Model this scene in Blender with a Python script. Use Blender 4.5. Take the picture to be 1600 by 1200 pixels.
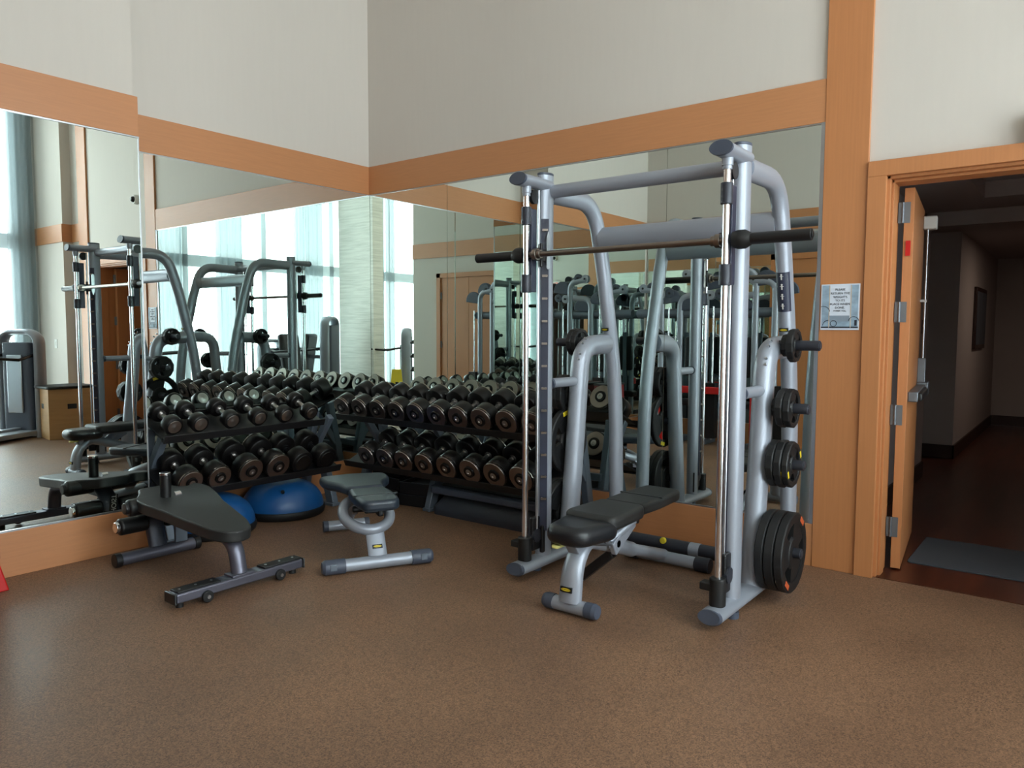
import bpy, bmesh, math, random
from mathutils import Vector, Matrix
random.seed(7)
S = bpy.context.scene
for o in list(bpy.data.objects): bpy.data.objects.remove(o)
C = S.collection
PI = math.pi
# ------------------------------------------------------------------ camera
F_PX = 1169.3
CAM = Vector((4.8455, -4.3056, 1.31))
ya, pi_, ro = math.radians(37.674), math.radians(4.050), math.radians(0.209)
Fv = Vector((-math.sin(ya)*math.cos(pi_), math.cos(ya)*math.cos(pi_), -math.sin(pi_)))
Rv = Vector((math.cos(ya), math.sin(ya), 0)); Uv = Rv.cross(Fv)
R2 = math.cos(ro)*Rv + math.sin(ro)*Uv; U2 = -math.sin(ro)*Rv + math.cos(ro)*Uv
cam = bpy.data.objects.new('camera', bpy.data.cameras.new('camera')); C.objects.link(cam)
M = Matrix((R2, U2, -Fv)).transposed().to_4x4(); M.translation = CAM
cam.matrix_world = M
cam.data.sensor_width = 36; cam.data.lens = F_PX/1600*36; cam.data.clip_start = 0.05; cam.data.clip_end = 200
S.camera = cam
# ------------------------------------------------------------------ world, light, exposure
WX = 7.4            # window wall
YP = -4.30          # partition wall behind the camera's left
XR = 3.74           # its free end
YB = -9.0           # far wall
HC = 4.8            # ceiling height
w = bpy.data.worlds.new('daylight'); S.world = w; w.use_nodes = True
nt = w.node_tree; bg = nt.nodes['Background']
bg.inputs[0].default_value = (0.93, 0.955, 1.0, 1); bg.inputs[1].default_value = 11.5
def portal(y0, y1, z0, z1):
    l = bpy.data.lights.new('window_portal', 'AREA'); l.shape = 'RECTANGLE'
    l.size = z1-z0; l.size_y = y1-y0
    l.cycles.is_portal = True
    o = bpy.data.objects.new('window_portal', l); C.objects.link(o)
    o.location = (WX+0.10, (y0+y1)/2, (z0+z1)/2); o.rotation_euler = (0, PI/2, 0)   # emits towards -x
portal(-8.9, -0.2, 0.1, 4.6)
l = bpy.data.lights.new('corridor_fill', 'AREA'); l.shape = 'DISK'; l.size = 0.3; l.energy = 5.5; l.color = (1, .82, .66)  # added fill lamp that brightens the corridor, no fitting belongs to it
o = bpy.data.objects.new('corridor_fill', l); C.objects.link(o); o.location = (4.9, 5.4, 2.32)
S.view_settings.view_transform = 'Standard'; S.view_settings.look = 'None'
S.view_settings.gamma = 1; S.view_settings.use_curve_mapping = False
S.view_settings.exposure = 0.36
try:
    S.cycles.max_bounces = 14; S.cycles.glossy_bounces = 10; S.cycles.diffuse_bounces = 5
    S.cycles.transparent_max_bounces = 16
except Exception: pass

# ------------------------------------------------------------------ materials
def lin(c): return tuple(((x/255)/12.92 if x/255 <= .04045 else ((x/255+.055)/1.055)**2.4) for x in c)
def mat(name, rgb, rough=.5, metal=0., spec=.5, noise=None, bump=None, coat=0., trans=0.):
    m = bpy.data.materials.new(name); m.use_nodes = True
    n = m.node_tree; b = n.nodes['Principled BSDF']
    c = lin(rgb)+(1,)
    b.inputs['Base Color'].default_value = c; b.inputs['Roughness'].default_value = rough
    b.inputs['Metallic'].default_value = metal; b.inputs['Specular IOR Level'].default_value = spec
    b.inputs['Coat Weight'].default_value = coat; b.inputs['Coat Roughness'].default_value = .15
    tc = n.nodes.new('ShaderNodeTexCoord')
    if noise:      # (scale vec, amount, detail)
        sc, amt, det = noise
        mp = n.nodes.new('ShaderNodeMapping'); mp.inputs['Scale'].default_value = sc
        nz = n.nodes.new('ShaderNodeTexNoise'); nz.inputs['Scale'].default_value = 1; nz.inputs['Detail'].default_value = det
        n.links.new(tc.outputs['Object'], mp.inputs[0]); n.links.new(mp.outputs[0], nz.inputs['Vector'])
        rp = n.nodes.new('ShaderNodeValToRGB')
        rp.color_ramp.elements[0].position = .3; rp.color_ramp.elements[1].position = .7
        rp.color_ramp.elements[0].color = tuple(x*(1-amt) for x in c[:3])+(1,)
        rp.color_ramp.elements[1].color = tuple(min(1, x*(1+amt)) for x in c[:3])+(1,)
        n.links.new(nz.outputs[0], rp.inputs[0]); n.links.new(rp.outputs[0], b.inputs['Base Color'])
    if bump:
        sc, st = bump
        nz = n.nodes.new('ShaderNodeTexNoise'); nz.inputs['Scale'].default_value = sc; nz.inputs['Detail'].default_value = 4
        bp = n.nodes.new('ShaderNodeBump'); bp.inputs['Strength'].default_value = st; bp.inputs['Distance'].default_value = .002
        n.links.new(tc.outputs['Object'], nz.inputs['Vector']); n.links.new(nz.outputs[0], bp.inputs['Height'])
        n.links.new(bp.outputs[0], b.inputs['Normal'])
    return m
WALL = mat('beige_wallcovering', (200, 192, 183), .8, spec=.2, noise=((30, 30, 3), .009, 4), bump=(260, .15))
WOODH = mat('maple_veneer_horizontal', (184, 125, 82), .45, noise=((5.0, 5.0, 90), .045, 6))
WOODV = mat('maple_veneer_vertical', (180, 118, 72), .45, noise=((85, 85, 2.5), .05, 6))
CEIL = mat('white_ceiling', (225, 222, 214), .85)
def floor_mat():
    m = mat('speckled_rubber_floor', (122, 88, 62), .52, spec=.45)
    n = m.node_tree; b = n.nodes['Principled BSDF']; tc = n.nodes['Texture Coordinate']
    def ramp(src, a, bb, p0, p1):
        r = n.nodes.new('ShaderNodeValToRGB'); r.color_ramp.elements[0].position = p0; r.color_ramp.elements[1].position = p1
        r.color_ramp.elements[0].color = lin(a)+(1,); r.color_ramp.elements[1].color = lin(bb)+(1,); n.links.new(src, r.inputs[0]); return r
    v = n.nodes.new('ShaderNodeTexVoronoi'); v.inputs['Scale'].default_value = 250
    n.links.new(tc.outputs['Object'], v.inputs['Vector'])
    r1 = ramp(v.outputs[1], (88, 65, 47), (162, 124, 94), .05, .95)
    v2 = n.nodes.new('ShaderNodeTexNoise'); v2.inputs['Scale'].default_value = 1.4; v2.inputs['Detail'].default_value = 6
    n.links.new(tc.outputs['Object'], v2.inputs['Vector'])
    r2 = ramp(v2.outputs[0], (120, 118, 118), (138, 136, 134), .35, .7)
    mx = n.nodes.new('ShaderNodeMix'); mx.data_type = 'RGBA'; mx.blend_type = 'MULTIPLY'; mx.inputs[0].default_value = 1
    n.links.new(r1.outputs[0], mx.inputs[6]); n.links.new(r2.outputs[0], mx.inputs[7])
    ga = n.nodes.new('ShaderNodeMix'); ga.data_type = 'RGBA'; ga.blend_type = 'MULTIPLY'; ga.inputs[0].default_value = 1
    ga.inputs[7].default_value = (3.75, 3.8, 3.95, 1); ga.clamp_result = False
    n.links.new(mx.outputs[2], ga.inputs[6]); n.links.new(ga.outputs[2], b.inputs['Base Color'])
    mr = n.nodes.new('ShaderNodeMapRange'); mr.inputs[3].default_value = .42; mr.inputs[4].default_value = .62
    n.links.new(v2.outputs[0], mr.inputs[0]); n.links.new(mr.outputs[0], b.inputs['Roughness'])
    return m
FLOOR = floor_mat()
DARKWOOD = mat('dark_hardwood', (74, 34, 20), .32, noise=((14, 1.2, 1), .35, 5))
DARKBASE = mat('dark_baseboard', (48, 24, 16), .4)
CORR = mat('corridor_paint', (170, 158, 154), .8)
MIRROR = mat('mirror_glass', (226, 236, 232), .0, 1.)
ALU = mat('brushed_aluminium', (190, 192, 196), .3, 1.)
STEEL = mat('hinge_steel', (120, 124, 130), .45, .8)
SILVER = mat('silver_paint', (152, 157, 167), .36, .30)
SILVERD = mat('rack_grey_paint', (104, 113, 124), .42, .4)
GREYP = mat('grey_plastic_cap', (66, 72, 86), .45)
DGREY = mat('dark_grey_paint', (52, 54, 62), .4, .3)
NAVY = mat('dark_strip', (40, 44, 62), .4)
BLACKP = mat('black_plastic', (18, 18, 20), .4)
BLACKR = mat('black_rubber', (16, 16, 17), .55, bump=(300, .1))
CHROME = mat('chrome', (225, 226, 228), .16, 1.)
BARM = mat('worn_bar_steel', (140, 130, 122), .28, 1.)
VINYL = mat('black_vinyl', (24, 26, 30), .34, bump=(420, .25))
VINYLG = mat('charcoal_vinyl', (36, 37, 37), .5, bump=(420, .3))
VINYLB = mat('slate_vinyl', (38, 47, 57), .36, bump=(420, .2))
FOAM = mat('black_foam', (14, 14, 15), .42, bump=(500, .15))
HEADM = mat('dumbbell_rubber', (14, 12, 12), .34, spec=.35)
RINGM = mat('dumbbell_face_ring', (150, 138, 132), .34, 1.)
HUBM = mat('dumbbell_hub', (178, 174, 172), .30, 1.)
RIMM = mat('dumbbell_rim_steel', (150, 142, 134), .22, 1.)
BLUE = mat('blue_dome_rubber', (22, 78, 134), .36, coat=.1)
YEL = mat('yellow_plastic', (226, 200, 44), .45)
YELP = mat('pale_yellow_lever', (222, 214, 130), .45)
RED = mat('red_plastic', (190, 22, 20), .45)
ORANGE = mat('orange_mark', (190, 84, 44), .5)
WHITEP = mat('white_plastic', (214, 212, 206), .5)
PAPER = mat('sign_paper', (205, 210, 220), .6)
SKYP = mat('sign_picture_blue', (140, 160, 176), .6, noise=((18, 18, 30), .22, 4))
INK = mat('sign_ink', (40, 42, 52), .6)
GREYINK = mat('sign_grey_block', (128, 140, 152), .6)
SANDL = mat('sign_sand_line', (190, 172, 150), .6)
STONE = mat('white_ledgestone', (226, 222, 212), .8, noise=((2.5, 2.5, 34), .14, 5), bump=(30, .8))
PLY = mat('plywood', (178, 136, 88), .6, noise=((3, 3, 30), .08, 4))
MAT_T = mat('grey_mat', (56, 61, 68), .95, bump=(400, .5))
def glass_mat():
    m = bpy.data.materials.new('window_glass'); m.use_nodes = True; n = m.node_tree; n.nodes.clear()
    o = n.nodes.new('ShaderNodeOutputMaterial'); t = n.nodes.new('ShaderNodeBsdfTransparent'); g = n.nodes.new('ShaderNodeBsdfGlossy')
    g.inputs['Roughness'].default_value = .02; t.inputs[0].default_value = (.93, .97, .96, 1)
    f = n.nodes.new('ShaderNodeFresnel'); f.inputs[0].default_value = 1.25; mx = n.nodes.new('ShaderNodeMixShader')
    n.links.new(f.outputs[0], mx.inputs[0]); n.links.new(t.outputs[0], mx.inputs[1]); n.links.new(g.outputs[0], mx.inputs[2]); n.links.new(mx.outputs[0], o.inputs[0])
    return m
GLASS = glass_mat()
def sheer_mat(name, op, tc=(.60, .68, .72, 1)):
    m = bpy.data.materials.new(name); m.use_nodes = True; n = m.node_tree; n.nodes.clear()
    o = n.nodes.new('ShaderNodeOutputMaterial'); t = n.nodes.new('ShaderNodeBsdfTransparent'); d = n.nodes.new('ShaderNodeBsdfDiffuse'); tr = n.nodes.new('ShaderNodeBsdfTranslucent')
    d.inputs[0].default_value = (.62, .68, .70, 1); tr.inputs[0].default_value = tc
    a = n.nodes.new('ShaderNodeMixShader'); a.inputs[0].default_value = .6; b = n.nodes.new('ShaderNodeMixShader'); b.inputs[0].default_value = op
    n.links.new(d.outputs[0], a.inputs[1]); n.links.new(tr.outputs[0], a.inputs[2]); n.links.new(t.outputs[0], b.inputs[1]); n.links.new(a.outputs[0], b.inputs[2]); n.links.new(b.outputs[0], o.inputs[0])
    return m
SHEER = sheer_mat('sheer_curtain', .93, (.17, .205, .22, 1)); VEIL = sheer_mat('thin_voile', .13)
def emit(name, rgb, st):
    m = mat(name, rgb); b = m.node_tree.nodes['Principled BSDF']
    b.inputs['Emission Color'].default_value = lin(rgb)+(1,); b.inputs['Emission Strength'].default_value = st; return m
EXITM = emit('exit_letters', (230, 40, 40), 1.2)

# ------------------------------------------------------------------ geometry helpers
def V(*a): return Vector(a)
class G:
    def __init__(s): s.bm = bmesh.new()
    def box(s, c, d, rot=None):
        r = bmesh.ops.create_cube(s.bm, size=1)
        m = Matrix.Translation(c) @ (rot.to_4x4() if rot else Matrix.Identity(4)) @ Matrix.Diagonal((d[0], d[1], d[2], 1))
        bmesh.ops.transform(s.bm, matrix=m, verts=r['verts']); return s
    def ext(s, x0, x1, y0, y1, z0, z1): return s.box(((x0+x1)/2, (y0+y1)/2, (z0+z1)/2), (abs(x1-x0), abs(y1-y0), abs(z1-z0)))
    def cyl(s, p0, p1, r, r2=None, n=24, caps=True):
        p0, p1 = Vector(p0), Vector(p1); d = p1-p0
        q = bmesh.ops.create_cone(s.bm, cap_ends=caps, segments=n, radius1=r, radius2=r if r2 is None else r2, depth=d.length)
        bmesh.ops.transform(s.bm, matrix=Matrix.Translation((p0+p1)/2) @ d.to_track_quat('Z', 'Y').to_matrix().to_4x4(), verts=q['verts']); return s
    def sweep(s, pts, side, a, b=None, n=20, closed=False, ab=None):
        """oval tube: a = half width along side, b = half width across it; ab(t)->(a,b) may vary"""
        b = a if b is None else b; P = [Vector(p) for p in pts]; side = Vector(side).normalized(); rings = []
        N = len(P)
        for i, p in enumerate(P):
            if closed: t = (P[(i+1) % N]-P[i-1]).normalized()
            else: t = (P[min(i+1, N-1)]-P[max(i-1, 0)]).normalized()
            u = (side - t*side.dot(t)).normalized(); v = t.cross(u)
            aa, bb = (a, b) if ab is None else ab(i/(N-1))
            rings.append([s.bm.verts.new(p+u*(aa*math.cos(2*PI*k/n))+v*(bb*math.sin(2*PI*k/n))) for k in range(n)])
        for i in range(N if closed else N-1):
            r0, r1 = rings[i], rings[(i+1) % N]
            for k in range(n): s.bm.faces.new((r0[k], r0[(k+1) % n], r1[(k+1) % n], r1[k]))
        if not closed:
            s.bm.faces.new(rings[0][::-1]); s.bm.faces.new(rings[-1])
        return s
    def prism(s, out, z0, z1, m=None):
        m = m or Matrix.Identity(4)
        lo = [s.bm.verts.new(m @ Vector((x, y, z0))) for x, y in out]; hi = [s.bm.verts.new(m @ Vector((x, y, z1))) for x, y in out]
        s.bm.faces.new(lo[::-1]); s.bm.faces.new(hi)
        for i in range(len(out)): j = (i+1) % len(out); s.bm.faces.new((lo[i], lo[j], hi[j], hi[i]))
        return s
    def lathe(s, prof, m=None, n=36):
        """prof: list of (axial, radius); axis = local z"""
        m = m or Matrix.Identity(4); rings = []
        for z, r in prof:
            if r < 1e-6: rings.append([s.bm.verts.new(m @ Vector((0, 0, z)))])
            else: rings.append([s.bm.verts.new(m @ Vector((r*math.cos(2*PI*k/n), r*math.sin(2*PI*k/n), z))) for k in range(n)])
        for a, b in zip(rings, rings[1:]):
            for k in range(n):
                k2 = (k+1) % n
                if len(a) == 1 and len(b) == 1: continue
                if len(a) == 1: s.bm.faces.new((a[0], b[k2], b[k]))
                elif len(b) == 1: s.bm.faces.new((a[k], a[k2], b[0]))
                else: s.bm.faces.new((a[k], a[k2], b[k2], b[k]))
        return s
def obj(name, g, m, parent=None, bevel=0, seg=3, ang=35, label=None):
    bm = g.bm; bmesh.ops.recalc_face_normals(bm, faces=bm.faces)
    me = bpy.data.meshes.new(name); bm.to_mesh(me); bm.free()
    me.materials.append(m)
    for p in me.polygons: p.use_smooth = True
    me.set_sharp_from_angle(angle=math.radians(ang))
    o = bpy.data.objects.new(name, me); C.objects.link(o)
    if bevel:
        md = o.modifiers.new('bevel', 'BEVEL'); md.width = bevel; md.segments = seg; md.limit_method = 'ANGLE'; md.angle_limit = math.radians(40)
        md.harden_normals = False
    if parent is not None: o.parent = parent
    if label: o['label'] = label
    return o
def thing(name, label, cat, loc=(0, 0, 0), rz=0, group=None):
    o = bpy.data.objects.new(name, None); C.objects.link(o); o.location = loc; o.rotation_euler = (0, 0, rz); o.empty_display_size = .1
    o['label'] = label; o['category'] = cat
    if group: o['group'] = group
    return o
def tag(o, label, cat, group=None):
    o['label'] = label; o['category'] = cat
    if group: o['group'] = group
    return o
def struct(name, g, m, parent=None, bevel=0, label=None, cat=None):
    o = obj(name, g, m, parent, bevel)
    if parent is None:
        o['kind'] = 'structure'
        if label: o['label'] = label
        if cat: o['category'] = cat
    return o
def text(name, body, size, m, parent, loc, rot, extrude=.0006, align='CENTER', label=None):
    cu = bpy.data.curves.new(name, 'FONT'); cu.body = body; cu.size = size; cu.extrude = extrude; cu.align_x = align; cu.align_y = 'CENTER'
    t = bpy.data.objects.new(name+'_tmp', cu); C.objects.link(t)
    dg = bpy.context.evaluated_depsgraph_get(); me = bpy.data.meshes.new_from_object(t.evaluated_get(dg)); me.name = name
    bpy.data.objects.remove(t); me.materials.clear(); me.materials.append(m)
    o = bpy.data.objects.new(name, me); C.objects.link(o); o.parent = parent; o.location = loc; o.rotation_euler = rot
    if label: o['label'] = label
    return o
def fillet(pts, r, n=7):
    """round the inner corners of a polyline; r scalar or list"""
    P = [Vector(p) for p in pts]; out = [P[0]]
    for i in range(1, len(P)-1):
        a, b, c = P[i-1], P[i], P[i+1]; rr = r[i-1] if isinstance(r, (list, tuple)) else r
        d1 = (a-b); d2 = (c-b); k = min(rr, d1.length*.48, d2.length*.48); p0 = b+d1.normalized()*k; p1 = b+d2.normalized()*k
        for j in range(n+1): t = j/n; out.append(p0*(1-t)**2+b*2*t*(1-t)+p1*t*t)
    out.append(P[-1]); return out
def smooth(pts, n=6):
    P = [Vector(p) for p in pts]; out = []
    for i in range(len(P)-1):
        p0 = P[max(i-1, 0)]; p1 = P[i]; p2 = P[i+1]; p3 = P[min(i+2, len(P)-1)]
        for j in range(n):
            t = j/n; out.append(.5*((2*p1)+(-p0+p2)*t+(2*p0-5*p1+4*p2-p3)*t*t+(-p0+3*p1-3*p2+p3)*t**3))
    out.append(P[-1]); return out
def roundpoly(pts, r, n=5):
    P = [Vector((x, y, 0)) for x, y in pts]; out = []; N = len(P)
    for i in range(N):
        a, b, c = P[i-1], P[i], P[(i+1) % N]; d1 = a-b; d2 = c-b; rr = r[i] if isinstance(r, (list, tuple)) else r
        k = min(rr, d1.length*.49, d2.length*.49); p0 = b+d1.normalized()*k; p1 = b+d2.normalized()*k
        for j in range(n+1): t = j/n; q = p0*(1-t)**2+b*2*t*(1-t)+p1*t*t; out.append((q.x, q.y))
    return out
RX = Matrix.Rotation(PI/2, 4, 'Y')      # local z -> +x
ZB, ZT, ZM = 2.439, 2.667, 0.240        # mirror top / wood band top / mirror bottom
SX, SY = 0.354, -2.12                   # projecting part of the left wall

# ------------------------------------------------------------------ room shell
struct('floor', G().ext(-.2, 7.9, -9.2, 0.0, -.12, 0), FLOOR)
struct('ceiling', G().ext(-.2, 7.9, -9.2, .3, HC, HC+.12), CEIL)
struct('wall_left', G().ext(-.2, 0, SY, 0, 0, HC).ext(-.2, SX, YP-.2, SY, 0, HC), WALL)
struct('wall_right', G().ext(-.2, 3.97, 0, .22, 0, HC).ext(3.97, 5.81, 0, .22, 2.12, HC).ext(5.81, 7.9, 0, .22, 0, HC).ext(6.45, 7.9, -.12, 0, 0, HC), WALL)
struct('wall_partition', G().ext(-.2, XR, YB-.2, YP, 0, HC), WALL)
struct('wall_back', G().ext(XR, 7.9, YB-.2, YB, 0, HC), WALL)
struct('wall_window_side', G().ext(WX, WX+.25, YB, -8.7, 0, HC).ext(WX, WX+.25, -8.7, -.12, 4.5, HC).ext(WX, WX+.25, -8.7, -.12, 0, .10).ext(WX, WX+.25, -.3, -.12, 0, HC), WALL)
# wood bands, plinths and columns
T = .018
struct('trim_1', G().ext(T, 3.66, -T, 0, ZB, ZT), WOODH, bevel=.002)
struct('trim_2', G().ext(0, T, SY+.0, 0, ZB, ZT), WOODH, bevel=.002)
struct('trim_3', G().ext(SX, SX+T, YP+T, SY+T, ZB, ZT).ext(0, SX, SY, SY+T, ZB, ZT), WOODH, bevel=.002)
struct('trim_4', G().ext(3.66, 3.885, -.022, 0, 0, HC), WOODV, bevel=.003)
struct('trim_5', G().ext(5.97, 6.22, -.022, 0, 0, HC), WOODV, bevel=.003)
struct('trim_6', G().ext(6.22, 6.45, -T, 0, ZB, ZT).ext(6.45-T, 6.45, -.12, -T, ZB, ZT).ext(6.45-T, 7.4, -.12-T, -.12, ZB, ZT), WOODH, bevel=.002)
struct('trim_7', G().ext(SX+T, XR, YP, YP+T, ZB, ZT), WOODH, bevel=.002)
struct('baseboard_right', G().ext(T, 3.66, -T, 0, 0, ZM), WOODH, bevel=.002)
struct('baseboard_left', G().ext(0, T, SY+T, 0, 0, ZM), WOODH, bevel=.002)
struct('baseboard_projection', G().ext(SX, SX+T, YP+T, SY+T, 0, ZM).ext(0, SX, SY, SY+T, 0, ZM), WOODH, bevel=.002)
struct('baseboard_partition', G().ext(SX+T, XR, YP, YP+T, 0, ZM), WOODH, bevel=.002)

# mirrors: every panel is a sheet of glass of its own
def mirror(name, x0, x1, y0, y1, label, group):
    t = tag(obj(name, G().ext(x0, x1, y0, y1, ZM+.006, ZB-.006), MIRROR), label, 'mirror', group)
    return t
gm = 'mirror panels on the gym walls'
TM = .008
pm = mirror('wall_mirror', -.006, 0, -1.064, 0, 'tall mirror panel on the left wall in the corner beside the dumbbells', gm)
pm.location = (.0165, -.010, 0); pm.rotation_euler = (0, 0, math.radians(-.30))      # both recess panels turned slightly to line reflections up with the image
pm = mirror('wall_mirror', -.006, 0, -1.020, 0, 'tall mirror panel on the recessed left wall, next to the projecting wall edge', gm)
pm.location = (.0165, -1.077, 0); pm.rotation_euler = (0, 0, math.radians(-.30))
pm = mirror('wall_mirror', -.004, 0, -1.08, 0, 'mirror panel on the projecting left wall reflecting the doorway', gm)
pm.location = (SX+.008, SY+T-.001, 0); pm.rotation_euler = (0, 0, 0)
pm = mirror('wall_mirror', -.004, 0, -1.06, 0, 'mirror panel of the projecting left wall beside the red bin', gm)
pm.location = (SX+.008, -3.185, 0); pm.rotation_euler = (0, 0, 0)
mirror('wall_mirror', .009, .892, -TM, -.002, 'mirror panel on the right-hand wall beside the corner, above the dumbbells', gm)
pm = mirror('wall_mirror', -1.834, 0, 0, .006, 'wide mirror panel on the right-hand wall behind the left part of the smith machine', gm)
pm.location = (2.729, -.008, 0); pm.rotation_euler = (0, 0, 0)
pm = mirror('wall_mirror', -.908, 0, 0, .006, 'mirror panel behind the smith machine, next to the wooden column', gm)
pm.location = (3.64, -.008, 0); pm.rotation_euler = (0, 0, 0)
mirror('wall_mirror', SX+.02, 1.93, YP+.002, YP+TM, 'mirror panel on the partition behind the cable station, seen in reflection', gm)
struct('trim_8', G().ext(0, .014, SY+T, -.014, ZB-.008, ZB).ext(0, .014, SY+T, -.014, ZM, ZM+.008), ALU)
struct('trim_9', G().ext(SX, SX+.014, YP+T, SY+T+.004, ZB-.008, ZB).ext(SX, SX+.014, YP+T, SY+T+.004, ZM, ZM+.010).ext(SX, SX+.012, SY+T-.002, SY+T+.004, ZM, ZB), ALU)
struct('trim_10', G().ext(.014, 3.66, -.014, 0, ZB-.008, ZB).ext(.014, 3.66, -.014, 0, ZM, ZM+.008).ext(3.64, 3.66, -.018, 0, ZM, ZB), ALU)
struct('trim_11', G().ext(0, SX, SY+.0, SY+T, ZM, ZB), MIRROR)

# ------------------------------------------------------------------ windows with sheer curtains
mull = [-.3, -2.37, -3.9, -5.45, -7.1, -8.7]
FRAME = mat('window_frame_paint', (205, 212, 214), .5)
for i in range(5):
    y1, y0 = mull[i], mull[i+1]
    g = G().ext(WX+.03, WX+.12, y0, y0+.05, .1, 4.5).ext(WX+.03, WX+.12, y1-.05, y1, .1, 4.5)
    g.ext(WX+.03, WX+.12, y0, y1, .1, .16).ext(WX+.03, WX+.12, y0, y1, 4.44, 4.5).ext(WX+.03, WX+.12, y0, y1, 2.39, 2.59)
    wf = struct('window_%d' % (i+1), g, FRAME)
    obj('pane', G().ext(WX+.07, WX+.078, y0+.05, y1-.05, .16, 2.39), GLASS, wf)
    obj('pane', G().ext(WX+.07, WX+.078, y0+.05, y1-.05, 2.59, 4.44), GLASS, wf)
def curtain(y0, y1, label):
    g = G(); n = int((y1-y0)/.012); z = (.03, 4.55); vs = []
    for i in range(n+1):
        y = y0+(y1-y0)*i/n; x = WX-.12+.035*math.sin(y*52+1.3*math.sin(y*9))+.012*math.sin(y*131)
        vs.append([g.bm.verts.new((x, y, zz)) for zz in z])
    for a, b in zip(vs, vs[1:]): g.bm.faces.new((a[0], b[0], b[1], a[1]))
    return tag(obj('sheer_curtain', g, SHEER, ang=180), label, 'curtain', 'sheer curtains at the windows')
g = G(); g.ext(WX-.17, WX-.169, -8.8, -.13, .03, 4.6)
tag(obj('voile_panel', g, VEIL), 'thin white voile drawn across the whole window wall, seen in the mirrors', 'curtain')
curtain(-.46, -.15, 'white sheer curtain gathered in the room corner by the beige wall')
curtain(-2.25, -1.70, 'sheer curtain bunch nearest the corner among the reflected windows')
curtain(-3.35, -2.85, 'sheer curtain bunch above the reflected smith machine post')
curtain(-5.10, -4.45, 'wide sheer curtain left of the white stone pillar in the mirror')
curtain(-7.3, -7.05, 'narrow sheer curtain strip right of the stone pillar in the mirror')
tag(obj('stone_pillar', G().ext(5.44, 6.64, -5.25, -5.0, 0, HC), STONE), 'white ledgestone pillar standing between the windows, seen in the mirror corner', 'pillar')

# ------------------------------------------------------------------ doorway and corridor
dj = G().ext(3.97, 3.99, -.005, .225, 0, 2.12).ext(5.79, 5.81, -.005, .225, 0, 2.12).ext(3.97, 5.81, -.005, .225, 2.10, 2.12)
dj.ext(3.885, 3.975, -.035, 0, 0, 2.115).ext(5.805, 5.895, -.035, 0, 0, 2.115).ext(3.885, 5.895, -.035, 0, 2.115, 2.195)
dj.ext(3.99, 4.002, .03, .12, 0, 2.10).ext(5.778, 5.79, .03, .12, 0, 2.10).ext(3.99, 5.79, .03, .16, 2.085, 2.10)
d1 = struct('door_1', dj, WOODV, bevel=.002)
def leaf(hx, hy, ang, sgn):
    """door leaf: hinge line at (hx,hy); leaf runs along +u; sgn: side of the push bar"""
    m = Matrix.Translation((hx, hy, 0)) @ Matrix.Rotation(ang, 4, 'Z')
    def tr(g): bmesh.ops.transform(g.bm, matrix=m, verts=g.bm.verts); return g
    lf = obj('door_leaf', tr(G().ext(0, .90, -.024, .024, .01, 2.08)), WOODV, d1, bevel=.002)
    for z in (.24, .86, 1.42, 1.95):
        h = -sgn; obj('hinge', tr(G().ext(-.004, 0.0, min(h*-.006, h*.052), max(h*-.006, h*.052), z-.055, z+.055).cyl((-.004, h*.030, z-.055), (-.004, h*.030, z+.055), .007, n=12)), STEEL, d1)
    s = sgn
    ph = obj('panic_bar', tr(G().ext(.05, .86, s*.024, s*.075, .93, .985).ext(.74, .88, s*.024, s*.09, .92, 1.0)), STEEL, d1, bevel=.006)
    obj('push_pad', tr(G().ext(.06, .60, s*.06, s*.095, .935, .98)), BLACKP, d1, bevel=.008)
    obj('latch_case', tr(G().prism([(0, 0), (.07, 0), (.05, .16), (.02, .16)], 0, .045*1, Matrix.Translation((.78, s*.024 if s > 0 else s*.069, .99)) @ Matrix.Rotation(PI/2, 4, 'X') @ Matrix.Diagonal((1, 1, -1, 1)))), STEEL, d1, bevel=.004)
    rod = obj('latch_rod', tr(G().cyl((.815, s*.05, 1.0), (.815, s*.05, 1.97), .006, n=12)), ALU, d1)
    obj('rod_guide', tr(G().ext(.795, .835, s*.024, s*.06, 1.50, 1.515)), ALU, d1)
    obj('top_latch', tr(G().ext(.78, .86, s*.024, s*.10, 1.95, 2.03)), WHITEP, d1, bevel=.008)
    return lf
leaf(4.045, .20, math.radians(96), -1)
leaf(5.735, .20, math.radians(86), 1)
obj('edge_sticker', G().ext(4.035, 4.058, .193, .1985, 1.72, 1.80), RED, d1)
struct('floor_corridor', G().ext(2.4, 6.4, .0, 8.5, -.13, -.002), DARKWOOD)
struct('trim_12', G().ext(3.97, 5.81, -.005, .04, -.001, .004), DARKWOOD)
struct('wall_corridor_left', G().ext(3.5, 3.67, .22, 3.33, 0, 2.5).ext(2.4, 2.5, 3.1, 4.7, 0, 2.5).ext(2.4, 3.755, 4.6, 8.5, 0, 2.5).ext(2.4, 3.5, 3.23, 3.33, 0, 2.5), CORR)
struct('wall_corridor_end', G().ext(2.4, 6.4, 8.3, 8.5, 0, 2.5), CORR)
struct('wall_corridor_right', G().ext(6.0, 6.2, .22, 8.5, 0, 2.5), CORR)
cg = G().ext(2.4, 6.4, .22, .9, 2.34, 2.46).ext(2.4, 4.15, .9, 2.5, 2.34, 2.46).ext(5.5, 6.4, .9, 2.5, 2.34, 2.46).ext(2.4, 6.4, 2.5, 8.5, 2.34, 2.46).ext(4.0, 5.7, .8, 2.7, 2.47, 2.5)
cg.ext(2.4, 6.4, 3.1, 3.25, 2.22, 2.34)
struct('ceiling_corridor', cg, CORR)
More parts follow.
